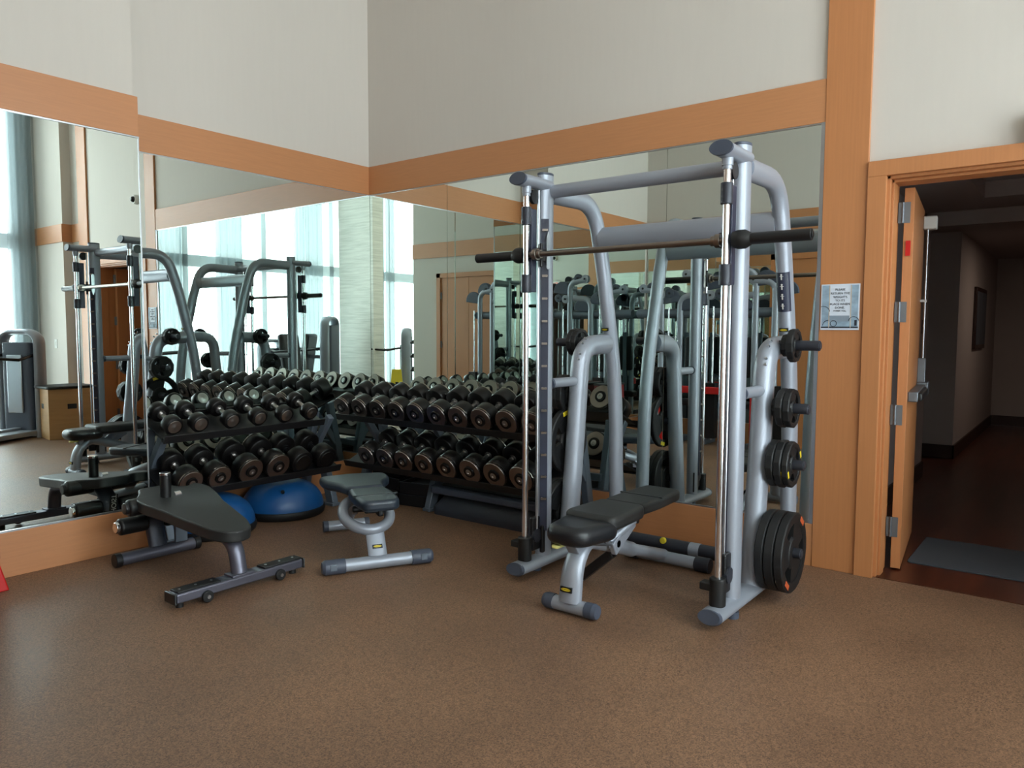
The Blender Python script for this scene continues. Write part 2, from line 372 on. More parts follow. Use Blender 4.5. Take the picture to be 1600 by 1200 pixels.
struct('baseboard_corridor', G().ext(3.67, 3.685, .22, 3.33, 0, .14).ext(2.5, 3.77, 4.585, 4.6, 0, .14).ext(3.755, 3.77, 4.585, 8.3, 0, .14).ext(3.77, 6.0, 8.285, 8.3, 0, .14).ext(5.985, 6.0, .22, 8.3, 0, .14), DARKBASE)
tag(obj('door_mat', G().prism(roundpoly([(4.07, .40), (5.6, .40), (5.6, 1.04), (4.07, 1.04)], .02), -.002, .008), MAT_T, bevel=.002), 'dark grey floor mat on the corridor floor just past the doorway', 'mat')
t = thing('corridor_switch_plate', 'small dark switch plate on the corridor wall past the open door', 'switch', (3.672, 3.1, 1.36))
obj('plate', G().ext(0, .006, -.035, .035, -.06, .06), DARKBASE, t, bevel=.002); obj('rocker', G().ext(.006, .011, -.015, .015, -.03, .03), BLACKP, t)
t = thing('framed_picture', 'dim framed picture of vertical strokes hanging on the corridor wall', 'picture', (3.757, 6.3, 1.48))
obj('frame', G().ext(0, .03, -.5, .5, -.36, .36), DARKBASE, t, bevel=.004); obj('canvas', G().ext(.03, .034, -.45, .45, -.31, .31), mat('picture_canvas', (70, 72, 80), .8, noise=((3, 40, 1.5), .6, 3)), t)

# sign on the wooden column
t = thing('notice_sign', 'white notice about returning weights fixed to the wooden column by the door', 'sign', (3.768, -.022, 1.445))
g = obj('backing_card', G().ext(-.098, .098, -.006, 0, -.123, .123), PAPER, t, bevel=.001)
obj('picture_print', G().ext(-.092, -.052, -.0068, -.006, -.105, .117).ext(.056, .092, -.0068, -.006, -.105, .117).ext(-.052, .056, -.0068, -.006, -.105, -.058), SKYP, t)
obj('grey_banner', G().ext(-.054, .050, -.0072, -.006, -.078, -.046), GREYINK, t)
obj('sand_lines', G().ext(-.056, -.052, -.0074, -.006, -.11, .117).ext(.054, .058, -.0074, -.006, -.11, .117), SANDL, t)
obj('bottom_stripe', G().ext(-.094, .094, -.0072, -.006, -.113, -.105), INK, t)
g = G()
for (cx, cz, r, a0, a1) in [(-.085, -.03, .035, .2, 1.9), (-.03, -.088, .016, 0, 6.28), (.072, -.078, .026, .2, 3.0), (-.055, -.10, .03, 1.6, 3.1)]:
    g.sweep([(cx+r*math.cos(a0+(a1-a0)*k/14), -.0076, cz+r*math.sin(a0+(a1-a0)*k/14)) for k in range(15)], (0, 1, 0), .001, .0016, n=6)
g.box((.082, -.0076, -.085), (.012, .001, .030)); obj('printed_strokes', g, INK, t)
for ln, z, sz in [('PLEASE', .093, .0165), ('RETURN THE', .073, .0165), ('WEIGHTS', .053, .0165), ('TO ITS', .035, .0165), ('PLACE WHEN', .015, .0165), ('DONE.', -.004, .0165), ('THANK YOU.', -.021, .011)]:
    text('lettering', ln, sz, INK, t, (0, -.0066, z), (PI/2, 0, 0))
# exit sign over the door, dome camera above it
t = thing('exit_sign', 'exit sign with red letters projecting from the wall above the doorway', 'sign', (4.72, -.0, 2.255))
obj('canopy', G().ext(-.06, .06, -.012, 0, -.03, .05), WHITEP, t, bevel=.003)
obj('housing', G().ext(-.16, .16, -.055, -.012, -.06, .075), WHITEP, t, bevel=.006)
text('lettering', 'EXIT', .12, EXITM, t, (0, -.057, .005), (PI/2, 0, 0))
t = thing('dome_camera', 'small white security camera dome on the beige wall above the doorway', 'camera', (4.70, 0, 2.81))
obj('mount', G().lathe([(0, 0), (0, .055), (.03, .055), (.045, .045), (.045, 0)], Matrix.Rotation(PI/2, 4, 'X')), WHITEP, t)
obj('lens_dome', G().lathe([(.045, .035), (.06, .032), (.075, .02), (.08, 0)], Matrix.Rotation(PI/2, 4, 'X')), BLACKP, t)
t = thing('light_switch', 'white light switch plate on the beige wall right of the column in the mirror', 'switch', (6.78, -.12, 1.12))
obj('plate', G().ext(-.04, .04, -.006, 0, -.06, .06), WHITEP, t, bevel=.002); obj('rocker', G().ext(-.015, .015, -.010, -.006, -.03, .03), WHITEP, t)

# closet doors set in the partition (seen in the mirrors)
g = G().ext(1.94, 2.02, YP, YP+.05, 0, 2.19).ext(3.12, 3.20, YP, YP+.05, 0, 2.19).ext(1.94, 3.20, YP, YP+.05, 2.12, 2.19)
d2 = struct('door_2', g, WOODV, bevel=.002)
for x0, x1 in ((2.02, 2.568), (2.572, 3.12)):
    lf = obj('door_leaf', G().ext(x0, x1, YP, YP+.03, .01, 2.118), WOODV, d2, bevel=.002)
    hx = x0+.01 if x0 < 2.3 else x1-.01
    for z in (.25, 1.1, 1.85): obj('hinge', G().ext(hx-.012, hx+.012, YP+.03, YP+.042, z-.05, z+.05), STEEL, lf)

# ------------------------------------------------------------------ smith machine
XL_, XRR = 2.555, 3.605
def badge(parent, loc, rot, s=1.):
    g = G().ext(-.030*s, .030*s, -.012*s, .012*s, -.008, .0012); p = obj('logo_badge', g, BLACKP, parent, label='dark badge with yellow lettering'); p.location = loc; p.rotation_euler = rot
    q = obj('badge_oval', G().prism([(.025*s*math.cos(a), .0065*s*math.sin(a)) for a in [2*PI*k/20 for k in range(20)]], .0012, .0018), YEL, p)
    text('lettering', 'TECHNOGYM', .0075*s, BLACKP, p, (0, 0, .002), (0, 0, 0), .0002)
    return p
sm = thing('smith_machine', 'tall silver smith machine with guided bar standing before the mirror wall', 'gym machine', (3.08, -.75, 0))
def off(g): bmesh.ops.translate(g.bm, vec=(-3.08, .75, 0), verts=g.bm.verts); return g
def SMP(name, g, m, bevel=0, label=None, parent=None): return obj(name, off(g), m, parent or sm, bevel, label=label)
for sx, X, s in ((-1, XL_, 'left'), (1, XRR, 'right')):
    inn = -sx
    SMP('upright', G().sweep([(X, -1.06, .06), (X, -1.06, 2.085)], (1, 0, 0), .038, .052, 28), SILVER)
    SMP('upright_cap', G().sweep([(X, -1.06, 2.085), (X, -1.06, 2.098)], (1, 0, 0), .038, .052, 28), GREYP, .003)
    SMP('foot', G().sweep([(X, -1.30, .055), (X, -.24, .055)], (1, 0, 0), .055, .034, 28), SILVER)
    SMP('foot_cap', G().sweep([(X, -1.318, .060), (X, -1.30, .055)], (1, 0, 0), .056, .035, 28, ab=lambda t: (.050+.006*t, .030+.005*t)), GREYP)
    SMP('foot_pad', G().cyl((X+.02*sx, -1.10, 0), (X+.02*sx, -1.10, .03), .03).cyl((X, -.30, 0), (X, -.30, .03), .03), GREYP)
    SMP('rear_leg', G().sweep(fillet([(X, -1.02, 2.0), (X, -.58, 2.01), (X, -.47, 1.66), (X, -.30, .95), (X, -.27, .05)], [.16, .10, .3]), (1, 0, 0), .040, .050, 28), SILVER)
    SMP('plate_post', G().sweep(fillet([(X, -.42, 1.205), (X, -.70, 1.195), (X, -.74, .75), (X, -.82, .06)], [.20, .3]), (1, 0, 0), .050, .058, 28), SILVER)
    SMP('brace_tube', G().cyl((X, -1.005, 1.0), (X, -.70, 1.0), .026), SILVER)
    SMP('brace_cap', G().cyl((X, -1.012, 1.0), (X, -.995, 1.0), .030), GREYP)
    SMP('top_arm', G().sweep([(X-.0*sx, -1.29, 2.035), (X, -1.05, 2.035)], (1, 0, 0), .050, .031, 28), SILVER)
    SMP('arm_cap', G().sweep([(X, -1.302, 2.037), (X, -1.288, 2.035)], (1, 0, 0), .051, .032, 28), GREYP)
    SMP('guide_rod', G().cyl((X, -1.225, .14), (X, -1.225, 2.01), .0155), CHROME)
    SMP('rod_collar', G().cyl((X, -1.225, 1.975), (X, -1.225, 2.01), .024).cyl((X, -1.225, 1.960), (X, -1.225, 1.975), .020), SILVER)
    SMP('counterweight_cable', G().cyl((X+inn*.012, -1.135, .22), (X+inn*.012, -1.135, 2.0), .006, n=10), ALU)
    SMP('rod_stop', G().cyl((X, -1.225, .085), (X, -1.225, .21), .036).ext(X-.075, X-.02, -1.25, -1.20, .15, .185), BLACKR, .006)
    SMP('pulley_bracket', G().ext(X-.012, X+.012, -1.17, -1.10, .12, .30).ext(X+inn*.02-.012, X+inn*.02+.012, -1.11, -1.02, .10, .25), BLACKP, .008)
    SMP('bracket_disc', G().cyl((X-.02, -1.135, .20), (X+.02, -1.135, .20), .036), DGREY)
    SMP('pulley', G().cyl((X-.01, -1.16, 1.965), (X+.01, -1.16, 1.965), .036), BLACKP)
    # hook strip with pegs on the inner face
    nx, ny = inn*.6, -.8; RS = Matrix.Rotation(math.atan2(ny, nx), 3, 'Z'); px_, py_ = X+inn*.0235, -1.06-.0345
    SMP('hook_strip', G().box((px_, py_, 1.04), (.014, .040, 1.64), RS), NAVY, .002)
    for k in range(13):
        z = 1.80-.117*k
        g = G()
        for o_ in (-.008, .010): g.cyl((px_-ny*o_*.0+(-ny)*o_, py_+nx*o_, z), (px_+nx*.026+(-ny)*o_, py_+ny*.026+nx*o_, z), .0055, n=10)
        g.box((px_+nx*.024, py_+ny*.024, z), (.006, .028, .011), RS); SMP('hook_peg', g, BARM)
    SMP('hook_guard', G().prism(roundpoly([(-.014, -.10), (.014, -.10), (.014, .06), (0, .10), (-.014, .06)], .012), 0, .003,
        Matrix.Translation((X+inn*.046, -1.098, 1.70)) @ Matrix.Rotation(PI/2*inn, 4, 'Y') @ Matrix.Rotation(PI/2, 4, 'Z')), ALU, .001)
    SMP('bolt', G().cyl((X-.02, -1.2, .02), (X-.02, -1.2, .03), .01), ALU)
    g = G()
    for yy, zz in ((-.66, 1.215), (-.69, 1.19), (-.715, 1.13), (-.725, 1.10)): g.cyl((X+.02, yy-.02, zz+.02), (X+.02, yy-.035, zz+.028), .006, n=8)
    SMP('bolt', g, ALU)
    # horns
    for (yy, zz, L) in ((-.60, 1.215, .225), (-.71, .92, .215), (-.72, .655, .205), (-.76, .245, .215)):
        SMP('plate_horn', G().cyl((X+sx*.03, yy, zz), (X+sx*(L), yy, zz), .0245).cyl((X+sx*(L), yy, zz), (X+sx*(L+.004), yy, zz), .018), DGREY, .003)
    badge(sm, (X-3.08, -.4385+.75, 1.290), (math.radians(103.5), 0, 0), .75)
# instruction panel on the right rear leg
def rl(z): return -.52+(-.47+.30)*0 - (z-1.66)*.2394
pan = G(); xs = [-.034+.0068*k for k in range(11)]
cv = [(x, .050*math.sqrt(1-(x/.0405)**2)) for x in xs]
r0 = [(pan.bm.verts.new((x, -.10, z-.03)), pan.bm.verts.new((x, .10, z-.03)), pan.bm.verts.new((x, .10, z+.002)), pan.bm.verts.new((x, -.10, z+.002))) for x, z in cv]
for a, b in zip(r0, r0[1:]):
    for k in range(4): pan.bm.faces.new((a[k], a[(k+1) % 4], b[(k+1) % 4], b[k]))
pan.bm.faces.new(r0[0]); pan.bm.faces.new(r0[-1][::-1])
pan = obj('instruction_panel', pan, NAVY, sm); pan.location = (XRR-3.08, -.4293+.75, 1.49); pan.rotation_euler = (math.radians(103.5), 0, 0)
g = G()
for k in range(4):
    z = -.075+.05*k; g.ext(-.003, .003, z-.011, z+.010, .050, .0535).cyl((0, z+.014, .050), (0, z+.014, .0535), .0045, n=10).ext(-.009, .009, z+.005, z+.007, .049, .0535)
obj('panel_figures', g, WHITEP, pan)
SMP('front_crossbar', G().cyl((XL_+.03, -1.04, 2.005), (XRR-.03, -1.04, 2.005), .034), SILVER)
SMP('rear_crossbeam', G().sweep([(XL_+.02, -.53, 1.815), (XRR-.02, -.53, 1.815)], (0, 1, 0), .042, .062, 28), SILVER)
SMP('lower_crossbar', G().cyl((XL_+.03, -.45, .07), (XRR-.03, -.45, .07), .038), DGREY)
SMP('crossbar_band', G().cyl((3.13, -.45, .07), (3.19, -.45, .07), .0395), SILVER)
SMP('knob', G().cyl((2.98, -.495, .10), (2.98, -.475, .10), .018), YEL, .004)
# bar and carriages
bz, by = 1.668, -1.20
SMP('bar', G().cyl((XL_, by, bz), (XRR, by, bz), .0145), BARM)
for sx, X in ((-1, XL_), (1, XRR)):
    SMP('bar_sleeve', G().cyl((X+sx*.03, by, bz), (X+sx*.345, by, bz), .0245).cyl((X+sx*.345, by, bz), (X+sx*.350, by, bz), .014), BLACKP, .003)
    SMP('sleeve_collar', G().lathe([(0, 0), (0, .034), (.02, .040), (.05, .040), (.075, .026), (.075, 0)], Matrix.Translation((X+sx*.025, by, bz)) @ Matrix.Rotation(sx*PI/2, 4, 'Y')), BLACKR)
    SMP('inner_collar', G().cyl((X-sx*.03, by, bz), (X-sx*.055, by, bz), .030).cyl((X-sx*.055, by, bz), (X-sx*.075, by, bz), .022), BARM, .002)
    SMP('carriage_plate', G().ext(X-.006, X+.016, -1.20, -1.155, 1.48, 1.90), NAVY, .004)
    for z0 in (1.815, 1.475): SMP('carriage_sleeve', G().cyl((X, -1.225, z0), (X, -1.225, z0+.09), .026), DGREY, .003)
    SMP('locking_hook', G().ext(X-sx*.035-.008, X-sx*.035+.008, -1.20, -1.10, bz-.03, bz+.035).cyl((X-sx*.04, -1.15, bz+.06), (X-sx*.04, -1.15, bz-.06), .010, n=12), BLACKP, .004)

# weight plates: each one a thing
def plate_mesh(r, t):
    n = 12 if r < .12 else 24; g = G()
    g.lathe([(0, r*.80), (0, r*.965), (.005, r), (t-.005, r), (t, r*.965), (t, r*.80), (t-.004, r*.74), (.004, r*.74), (0, r*.80)], RX, n=n)      # rim
    g.lathe([(.002, .027), (.002, r*.36), (t*.3, r*.42), (t*.7, r*.42), (t-.002, r*.36), (t-.002, .027), (.002, .027)], RX, n=24)                  # hub
    for k in range(3):                                                                                                                         # three wide spokes leave three grip holes
        a0 = k*2*PI/3; q = [(r*.38*math.cos(a0-.75), r*.38*math.sin(a0-.75))]+[(r*.78*math.cos(a0+u), r*.78*math.sin(a0+u)) for u in (-.62, -.4, -.2, 0, .2, .4, .62)]+[(r*.38*math.cos(a0+.75), r*.38*math.sin(a0+.75))]
        g.prism(q, .006, t-.006, RX)
    return g
cache = {}
def plate(x, y, z, r, t, col, label, group, n=2):
    p = thing('weight_plate', label, 'weight plate', (x, y, z), 0, group); key = (round(r, 3), round(t, 3), col.name if col else '')
    p.rotation_euler = (random.uniform(0, 6), 0, 0)
    if key not in cache:
        a = obj('disc', plate_mesh(r, t), BLACKR, p, ang=25); parts = [a]
        if col:
            g = G()
            for k in range(n):
                for xx in (-.0008, t-.0002): g.box((xx+.0005, math.cos(k*2*PI/n+.5)*r*.87, math.sin(k*2*PI/n+.5)*r*.87), (.003, r*.30, r*.13), Matrix.Rotation(k*2*PI/n+.5+PI/2, 3, 'X'))
            parts.append(obj('colour_insert', g, col, p, bevel=.001))
        cache[key] = parts
    else:
        for q in cache[key]: c = q.copy(); C.objects.link(c); c.parent = p
hs = ((-.60, 1.215), (-.71, .92), (-.72, .655), (-.76, .245))
hn = ('top horn', 'second horn from the top', 'third horn from the top', 'lowest horn')
sets = {1: [[(.055, .030), (.082, .033)], [(.050, .025), (.094, .033), (.094, .033)], [(.114, .035), (.114, .035), (.110, .030)], [(.19, .040), (.19, .045), (.19, .040)]],
        -1: [[(.082, .03), (.082, .033)], [(.114, .035), (.114, .035)], [(.19, .035)], [(.19, .040), (.19, .04)]]}
ordn = {1: ['outermost', 'next one in', 'innermost'], 2: []}
for sx, X, side in ((1, XRR, 'right'), (-1, XL_, 'left')):
    for h, st in enumerate(sets[sx]):
        xx = X+sx*.055
        for k, (r, t) in enumerate(st):
            left = xx if sx > 0 else xx-t
            pos = 'alone' if len(st) == 1 else ('innermost' if k == 0 else ('outermost' if k == len(st)-1 else 'middle one'))
            sz = 'small' if r < .09 else ('medium' if r < .15 else 'large')
            col = {2: YEL, 3: ORANGE}.get(h) if k == len(st)-1 and sx > 0 else (YEL if (sx < 0 and h == 2) else (ORANGE if h == 3 and k == 0 and sx > 0 else None))
            plate(left, hs[h][0], hs[h][1]-.0, r, t, col, '%s black weight plate, smith machine %s side, %s, %s' % (sz, side, hn[h], pos), 'weight plates on the smith machine %s side' % side)
            xx += sx*(t+.002)

# ------------------------------------------------------------------ dumbbells and racks
TL = math.radians(23)
def dumbbell_proto(r, style, p):
    """axis local x; heads centred at +-.105"""
    hx = .105 if r > .062 else .085; ht = .100 if r > .062 else .066
    obj('handle', G().cyl((-hx+ht/2, 0, 0), (hx-ht/2, 0, 0), .016, n=16).cyl((-hx+ht/2, 0, 0), (-hx+ht/2+.012, 0, 0), .026, n=20).cyl((hx-ht/2-.012, 0, 0), (hx-ht/2, 0, 0), .026, n=20), HUBM if style != 'plain' else BLACKP, p)
    for s in (-1, 1):
        mm = Matrix.Translation((s*hx, 0, 0)) @ Matrix.Rotation(s*PI/2, 4, 'Y')
        b = .006
        h_ = obj('head', G().lathe([(-ht/2, 0), (-ht/2, r-b), (-ht/2+b, r), (ht/2-b, r), (ht/2, r-b), (ht/2, 0)], mm, 40), HEADM, p, ang=50)
        if style == 'ring':
            obj('face_ring', G().lathe([(ht/2-.001, r*.46), (ht/2+.003, r*.48), (ht/2+.003, r*.94), (ht/2-.001, r*.96)], mm, 40), RINGM, h_)
            obj('hub', G().lathe([(ht/2-.001, r*.47), (ht/2+.014, r*.44), (ht/2+.014, r*.26)], mm, 32), HEADM, h_)
            obj('end_cap', G().lathe([(ht/2, r*.27), (ht/2+.014, r*.25), (ht/2+.016, r*.10), (ht/2+.012, r*.07), (ht/2+.012, 0)], mm, 28), HUBM, h_)
            obj('rim_band', G().lathe([(ht/2-b-.007, r-.001), (ht/2-b-.007, r+.0015), (ht/2-b, r+.0015), (ht/2-b, r-.001)], mm, 40), RIMM, h_)
        elif style == 'small':
            obj('end_cap', G().lathe([(ht/2-.001, r*.72), (ht/2+.004, r*.68), (ht/2+.004, r*.20), (ht/2+.006, r*.14), (ht/2+.006, 0)], mm, 32), RINGM if False else HUBM, h_)
        else:
            obj('end_cap', G().lathe([(ht/2-.001, r*.72), (ht/2+.004, r*.68), (ht/2+.004, 0)], mm, 32), HEADM, h_)
protos = {}
def dumbbell(pos, heading, tilt, r, style, label, group):
    """pos centre; heading: direction (in plan) of the front end"""
    p = thing('dumbbell', label, 'dumbbell', pos, 0, group)
    p.rotation_euler = (random.uniform(-.1, .1), tilt, heading); p.rotation_mode = 'XYZ'
    key = (round(r, 3), style)
    if key not in protos: dumbbell_proto(r, style, p); protos[key] = p
    else:
        for ch in list(protos[key].children):
            c = ch.copy(); C.objects.link(c); c.parent = p
            for g_ in ch.children: d = g_.copy(); C.objects.link(d); d.parent = c
orde = ['first', 'second', 'third', 'fourth', 'fifth', 'sixth', 'seventh', 'eighth', 'ninth', 'tenth', 'eleventh', 'twelfth', 'thirteenth']
# tray surface lines: front head axis at r0 height
ct, st_ = math.cos(TL), math.sin(TL)
HD = .105
def on_tray(yf, zf, r0, r):
    """centre of a dumbbell whose front head centre would be (yf,zf) for r0: returns (depth offset back, z)"""
    dr = r-r0
    # normal of the tray (leaning towards the room)
    return yf+HD*ct-st_*dr, zf+HD*st_+ct*dr
for i, x in enumerate([.40, .595, .79, .985, 1.175, 1.375, 1.57, 1.768, 1.975, 2.18]):
    r = .080+.0007*i; yy, zz = on_tray(-.60, .722, .080, r)
    dumbbell((x, yy, zz), -PI/2, TL, round(r, 3), 'ring', 'ring-faced black dumbbell, %s from the corner on the right rack upper tier' % orde[i], 'dumbbells on the upper tier of the right rack')
for i, x in enumerate([.70, .895, 1.085, 1.285, 1.49, 1.70, 1.905, 2.115]):
    r = .082+.0011*i; yy, zz = on_tray(-.63, .388, .085, r)
    dumbbell((x, yy, zz), -PI/2, TL, round(r, 3), 'ring', 'large bronze-faced dumbbell, %s from the corner on the right rack lower tier' % orde[i], 'dumbbells on the lower tier of the right rack')
for i, y in enumerate([-1.06, -1.265, -1.468, -1.665, -1.88, -2.045]):
    yy, zz = on_tray(-.55, .707, .052, .052+.000*i)
    dumbbell((.55-(HD*ct)*.8, y, .712+.040), 0, TL, .057, 'small', 'small grey-capped dumbbell, %s from the corner on the left rack upper tier' % orde[i], 'dumbbells on the upper tier of the left rack')
for i, (y, r, s_) in enumerate([(-.985, .082, 'plain'), (-1.19, .082, 'plain'), (-1.385, .087, 'ring'), (-1.585, .085, 'ring'), (-1.80, .076, 'ring'), (-1.985, .074, 'ring')]):
    yy, zz = on_tray(-.60, .398, .080, r)
    lab = ('plain matt black dumbbell, %s from the corner on the left rack lower tier' if s_ == 'plain' else 'ring-faced dumbbell, %s from the corner on the left rack lower tier') % orde[i]
    dumbbell((-yy, y, zz), 0, TL, r, s_, lab, 'dumbbells on the lower tier of the left rack')

def rack(label, L, legs, tiers, loc, rz, group=None):
    """local: u = +x along rack, front = -y ; tiers: (yf, zf, r0, u0, u1)"""
    t = thing('dumbbell_rack', label, 'rack', loc, rz)
    for (yf, zf, r0, u0, u1) in tiers:
        # tray plane passes r0 below the axis
        m = Matrix.Translation((0, yf+HD*ct+st_*r0, zf+HD*st_-ct*r0)) @ Matrix.Rotation(TL, 4, 'X')
        g = G(); 
        g.box(((u0+u1)/2, 0, -.012), (u1-u0, .26, .012)); g.box(((u0+u1)/2, -.155, -.004), (u1-u0, .012, .05)); g.box(((u0+u1)/2, -.143, -.020), (u1-u0, .03, .012)); g.box(((u0+u1)/2, .128, .004), (u1-u0, .010, .034))
        bmesh.ops.transform(g.bm, matrix=m, verts=g.bm.verts); obj('shelf_tray', g, BLACKP, t, bevel=.002)
    for u in legs:
        g = G()
        def bar(p0, p1, w=.05, d=.075):
            p0, p1 = Vector(p0), Vector(p1); dd = p1-p0; q = dd.to_track_quat('Z', 'X').to_matrix()
            # keep width along x
            zax = dd.normalized(); xax = Vector((1, 0, 0)); yax = zax.cross(xax); R = Matrix((xax, yax, zax)).transposed()
            g.box((p0+p1)/2, (w, d, dd.length), R)
        bar((u, -.50, .0), (u, -.40, .315)); obj('front_leg', g, SILVERD, t, bevel=.006)
        g = G(); bar((u, -.16, .0), (u, -.30, .68), .05, .06); obj('rear_leg', g, SILVERD, t, bevel=.006)
        g = G(); bar((u, -.24, .33), (u, -.48, .655), .045, .05); obj('shelf_arm', g, SILVERD, t, bevel=.006)
        g = G(); g.box((u, -.33, .012), (.07, .42, .024)); obj('base_plate', g, SILVERD, t, bevel=.006)
    g = G(); g.ext(min(legs), max(legs), -.20, -.17, .28, .33); obj('rear_rail', g, SILVERD, t, bevel=.004)
    return t
rack('long grey two-tier dumbbell rack with black trays along the right mirror wall', 2.7, (.44, 1.17, 2.30), [(-.60, .722, .080, .30, 2.34), (-.63, .388, .087, .42, 2.34)], (0, 0, 0), 0)
# left rack: local +x runs along -y world... heading: front faces +x world
lr = rack('short two-tier dumbbell rack with black trays along the left mirror wall', 1.3, (.82, 2.055), [(-.545, .712, .060, .94, 2.105), (-.60, .398, .082, .84, 2.105)], (0, 0, 0), 0)
lr.rotation_euler = (0, 0, PI/2); lr.scale = (1, 1, 1)
for ch in lr.children:      # mirror-free layout: u is measured away from the corner
    ch.data.transform(Matrix.Diagonal((-1, 1, 1, 1))); ch.data.flip_normals()

# ------------------------------------------------------------------ balance domes under the left rack
def dome(x, y, label):
    t = thing('balance_dome', label, 'balance trainer', (x, y, 0), 0, 'blue balance domes under the left rack')
    obj('platform', G().lathe([(0, 0), (.0, .265), (.012, .28), (.035, .287), (.055, .282), (.06, .265), (.06, 0)], n=56), BLACKR, t)
    pr = [(.055, .275)]+[(.058+.185*math.sin(a), .275*math.cos(a)**.8) for a in [i*PI/2/18 for i in range(1, 18)]]+[(.243, 0)]
    d = obj('dome', G().lathe(pr, n=56), BLUE, t, ang=80)
    obj('valve_plug', G().cyl((.17, -.12, .185), (.18, -.13, .198), .012), BLACKP, d)
dome(.41, -1.185, 'shiny blue half ball balance trainer in full view under the left rack')
dome(.45, -1.762, 'blue half ball balance trainer half hidden behind the black abdominal bench')
# ------------------------------------------------------------------ steps and boxes under the right rack
t = thing('step_platform', 'long dark grey aerobic step lying under the right dumbbell rack', 'step', (1.735, -.36, 0))
obj('top_deck', G().prism(roundpoly([(-.52, -.21), (.52, -.21), (.52, .21), (-.52, .21)], .06), .15, .20), GREYP, t, bevel=.012)
obj('tread_mat', G().prism(roundpoly([(-.46, -.15), (.46, -.15), (.46, .17), (-.46, .17)], .04), .20, .207), BLACKR, t, bevel=.003)
g = G()
lo = roundpoly([(-.50, -.19), (.50, -.19), (.50, .19), (-.50, .19)], .05); hi = roundpoly([(-.43, -.12), (.43, -.12), (.43, .12), (-.43, .12)], .05)
a = [g.bm.verts.new((x, y, 0)) for x, y in lo]; c = [g.bm.verts.new((x, y, .05)) for x, y in lo]; b = [g.bm.verts.new((x, y, .15)) for x, y in hi]
for i in range(len(a)):
    j = (i+1) % len(a); g.bm.faces.new((a[i], a[j], c[j], c[i])); g.bm.faces.new((c[i], c[j], b[j], b[i]))
g.bm.faces.new(a[::-1]); g.bm.faces.new(b); obj('base_riser', g, DGREY, t)
sb = None
for i, (x, y, z, lab) in enumerate([(.66, -.27, 0, 'bottom of the left stack'), (.66, -.27, .09, 'middle of the left stack'), (.65, -.26, .18, 'open black tray topmost on the left stack'), (.97, -.30, 0, 'lower one beside the rack leg'), (.98, -.30, .09, 'upper one beside the rack leg')]):
    t = thing('step_riser', 'black plastic step riser under the right rack, '+lab, 'step riser', (x, y, z), .05*i, 'black step risers under the right rack')
    g = G().ext(-.14, .14, -.19, -.175, 0, .085).ext(-.14, .14, .175, .19, 0, .085).ext(-.14, -.125, -.175, .175, 0, .085).ext(.125, .14, -.175, .175, 0, .085).ext(-.125, .125, -.175, .175, 0, .06)
    obj('block', g, BLACKP, t, bevel=.004)
    obj('top_rim', G().ext(-.142, .142, -.192, -.184, .082, .086).ext(-.142, .142, .184, .192, .082, .086).ext(-.142, -.134, -.184, .184, .082, .086).ext(.134, .142, -.184, .184, .082, .086), DGREY, t)
# outlet on the plinth mirror line
# ------------------------------------------------------------------ adjustable bench inside the smith machine
t = thing('adjustable_bench', 'black padded adjustable bench with silver frame standing inside the smith machine', 'bench', (3.035, -1.52, 0), PI/2)
# local: +x runs towards the mirror wall, +y to the left of that
def tubeY(g, x, z, y0, y1, r): return g.cyl((x, y0, z), (x, y1, z), r)
obj('front_foot', tubeY(G(), 0, .040, -.13, .13, .033), SILVER, t)
for s in (-1, 1):
    obj('foot_cap', G().cyl((0, s*.085, .040), (0, s*.125, .040), .036).cyl((0, s*.125, .040), (0, s*.142, .040), .036, .030), GREYP, t)
leg = fillet([(-.005, -.0, .06), (.015, 0, .22), (.11, 0, .315), (.30, 0, .265)], [.14, .12])
obj('front_leg', G().sweep(leg, (0, 1, 0), .05, .034, 26, ab=lambda q: (.056-.016*q, .040-.004*q)), SILVER, t)
obj('spine', G().sweep([(.16, 0, .305), (.38, -.0, .235), (.56, 0, .17)], (0, 1, 0), .040, .038, 24).sweep([(.50, 0, .19), (.93, 0, .055)], (0, 1, 0), .032, .030, 24), SILVER, t)
obj('rear_foot', tubeY(G(), .93, .042, -.26, .22, .033), SILVER, t)
for s, e in ((-1, -.26), (1, .22)):
    obj('foot_cap', G().cyl((.93, e-s*.07, .042), (.93, e+s*.012, .042), .040), DGREY, t, bevel=.004)
obj('kickstand', G().box((.42, .13, .09), (.05, .045, .26), Matrix.Rotation(math.radians(48), 3, 'X') @ Matrix.Rotation(.1, 3, 'Y')), BLACKP, t, bevel=.004)
obj('kickstand_foot', G().ext(.385, .455, .20, .25, 0, .035), GREYP, t, bevel=.008)
obj('seat_pad', G().prism(roundpoly([(-.08, -.10), (.19, -.155), (.22, .0), (.19, .15), (-.08, .10)], [.07, .07, .02, .07, .07], 8), .325, .415), VINYL, t, bevel=.040, seg=7)
obj('lumbar_pad', G().prism(roundpoly([(.13, -.145), (.47, -.125), (.47, .125), (.13, .145)], [.05, .03, .03, .07], 6), .365, .437), VINYLG, t, bevel=.026, seg=5)
obj('back_pad', G().prism(roundpoly([(.46, -.11), (.66, -.12), (.92, -.105), (.92, .105), (.66, .12), (.46, .11)], [.03, .05, .04, .04, .05, .03], 5), .375, .435), VINYLG, t, bevel=.018, seg=4)
obj('pad_seam', G().ext(.655, .668, -.122, .122, .432, .4375), VINYL, t)
obj('pad_frame', G().ext(.14, .80, -.03, .03, .345, .375).box((.36, -.06, .30), (.22, .03, .07), Matrix.Rotation(-.5, 3, 'Y')), SILVER, t, bevel=.006)
obj('adjuster_arm', G().cyl((.25, -.03, .27), (.42, -.08, .365), .026), SILVER, t)
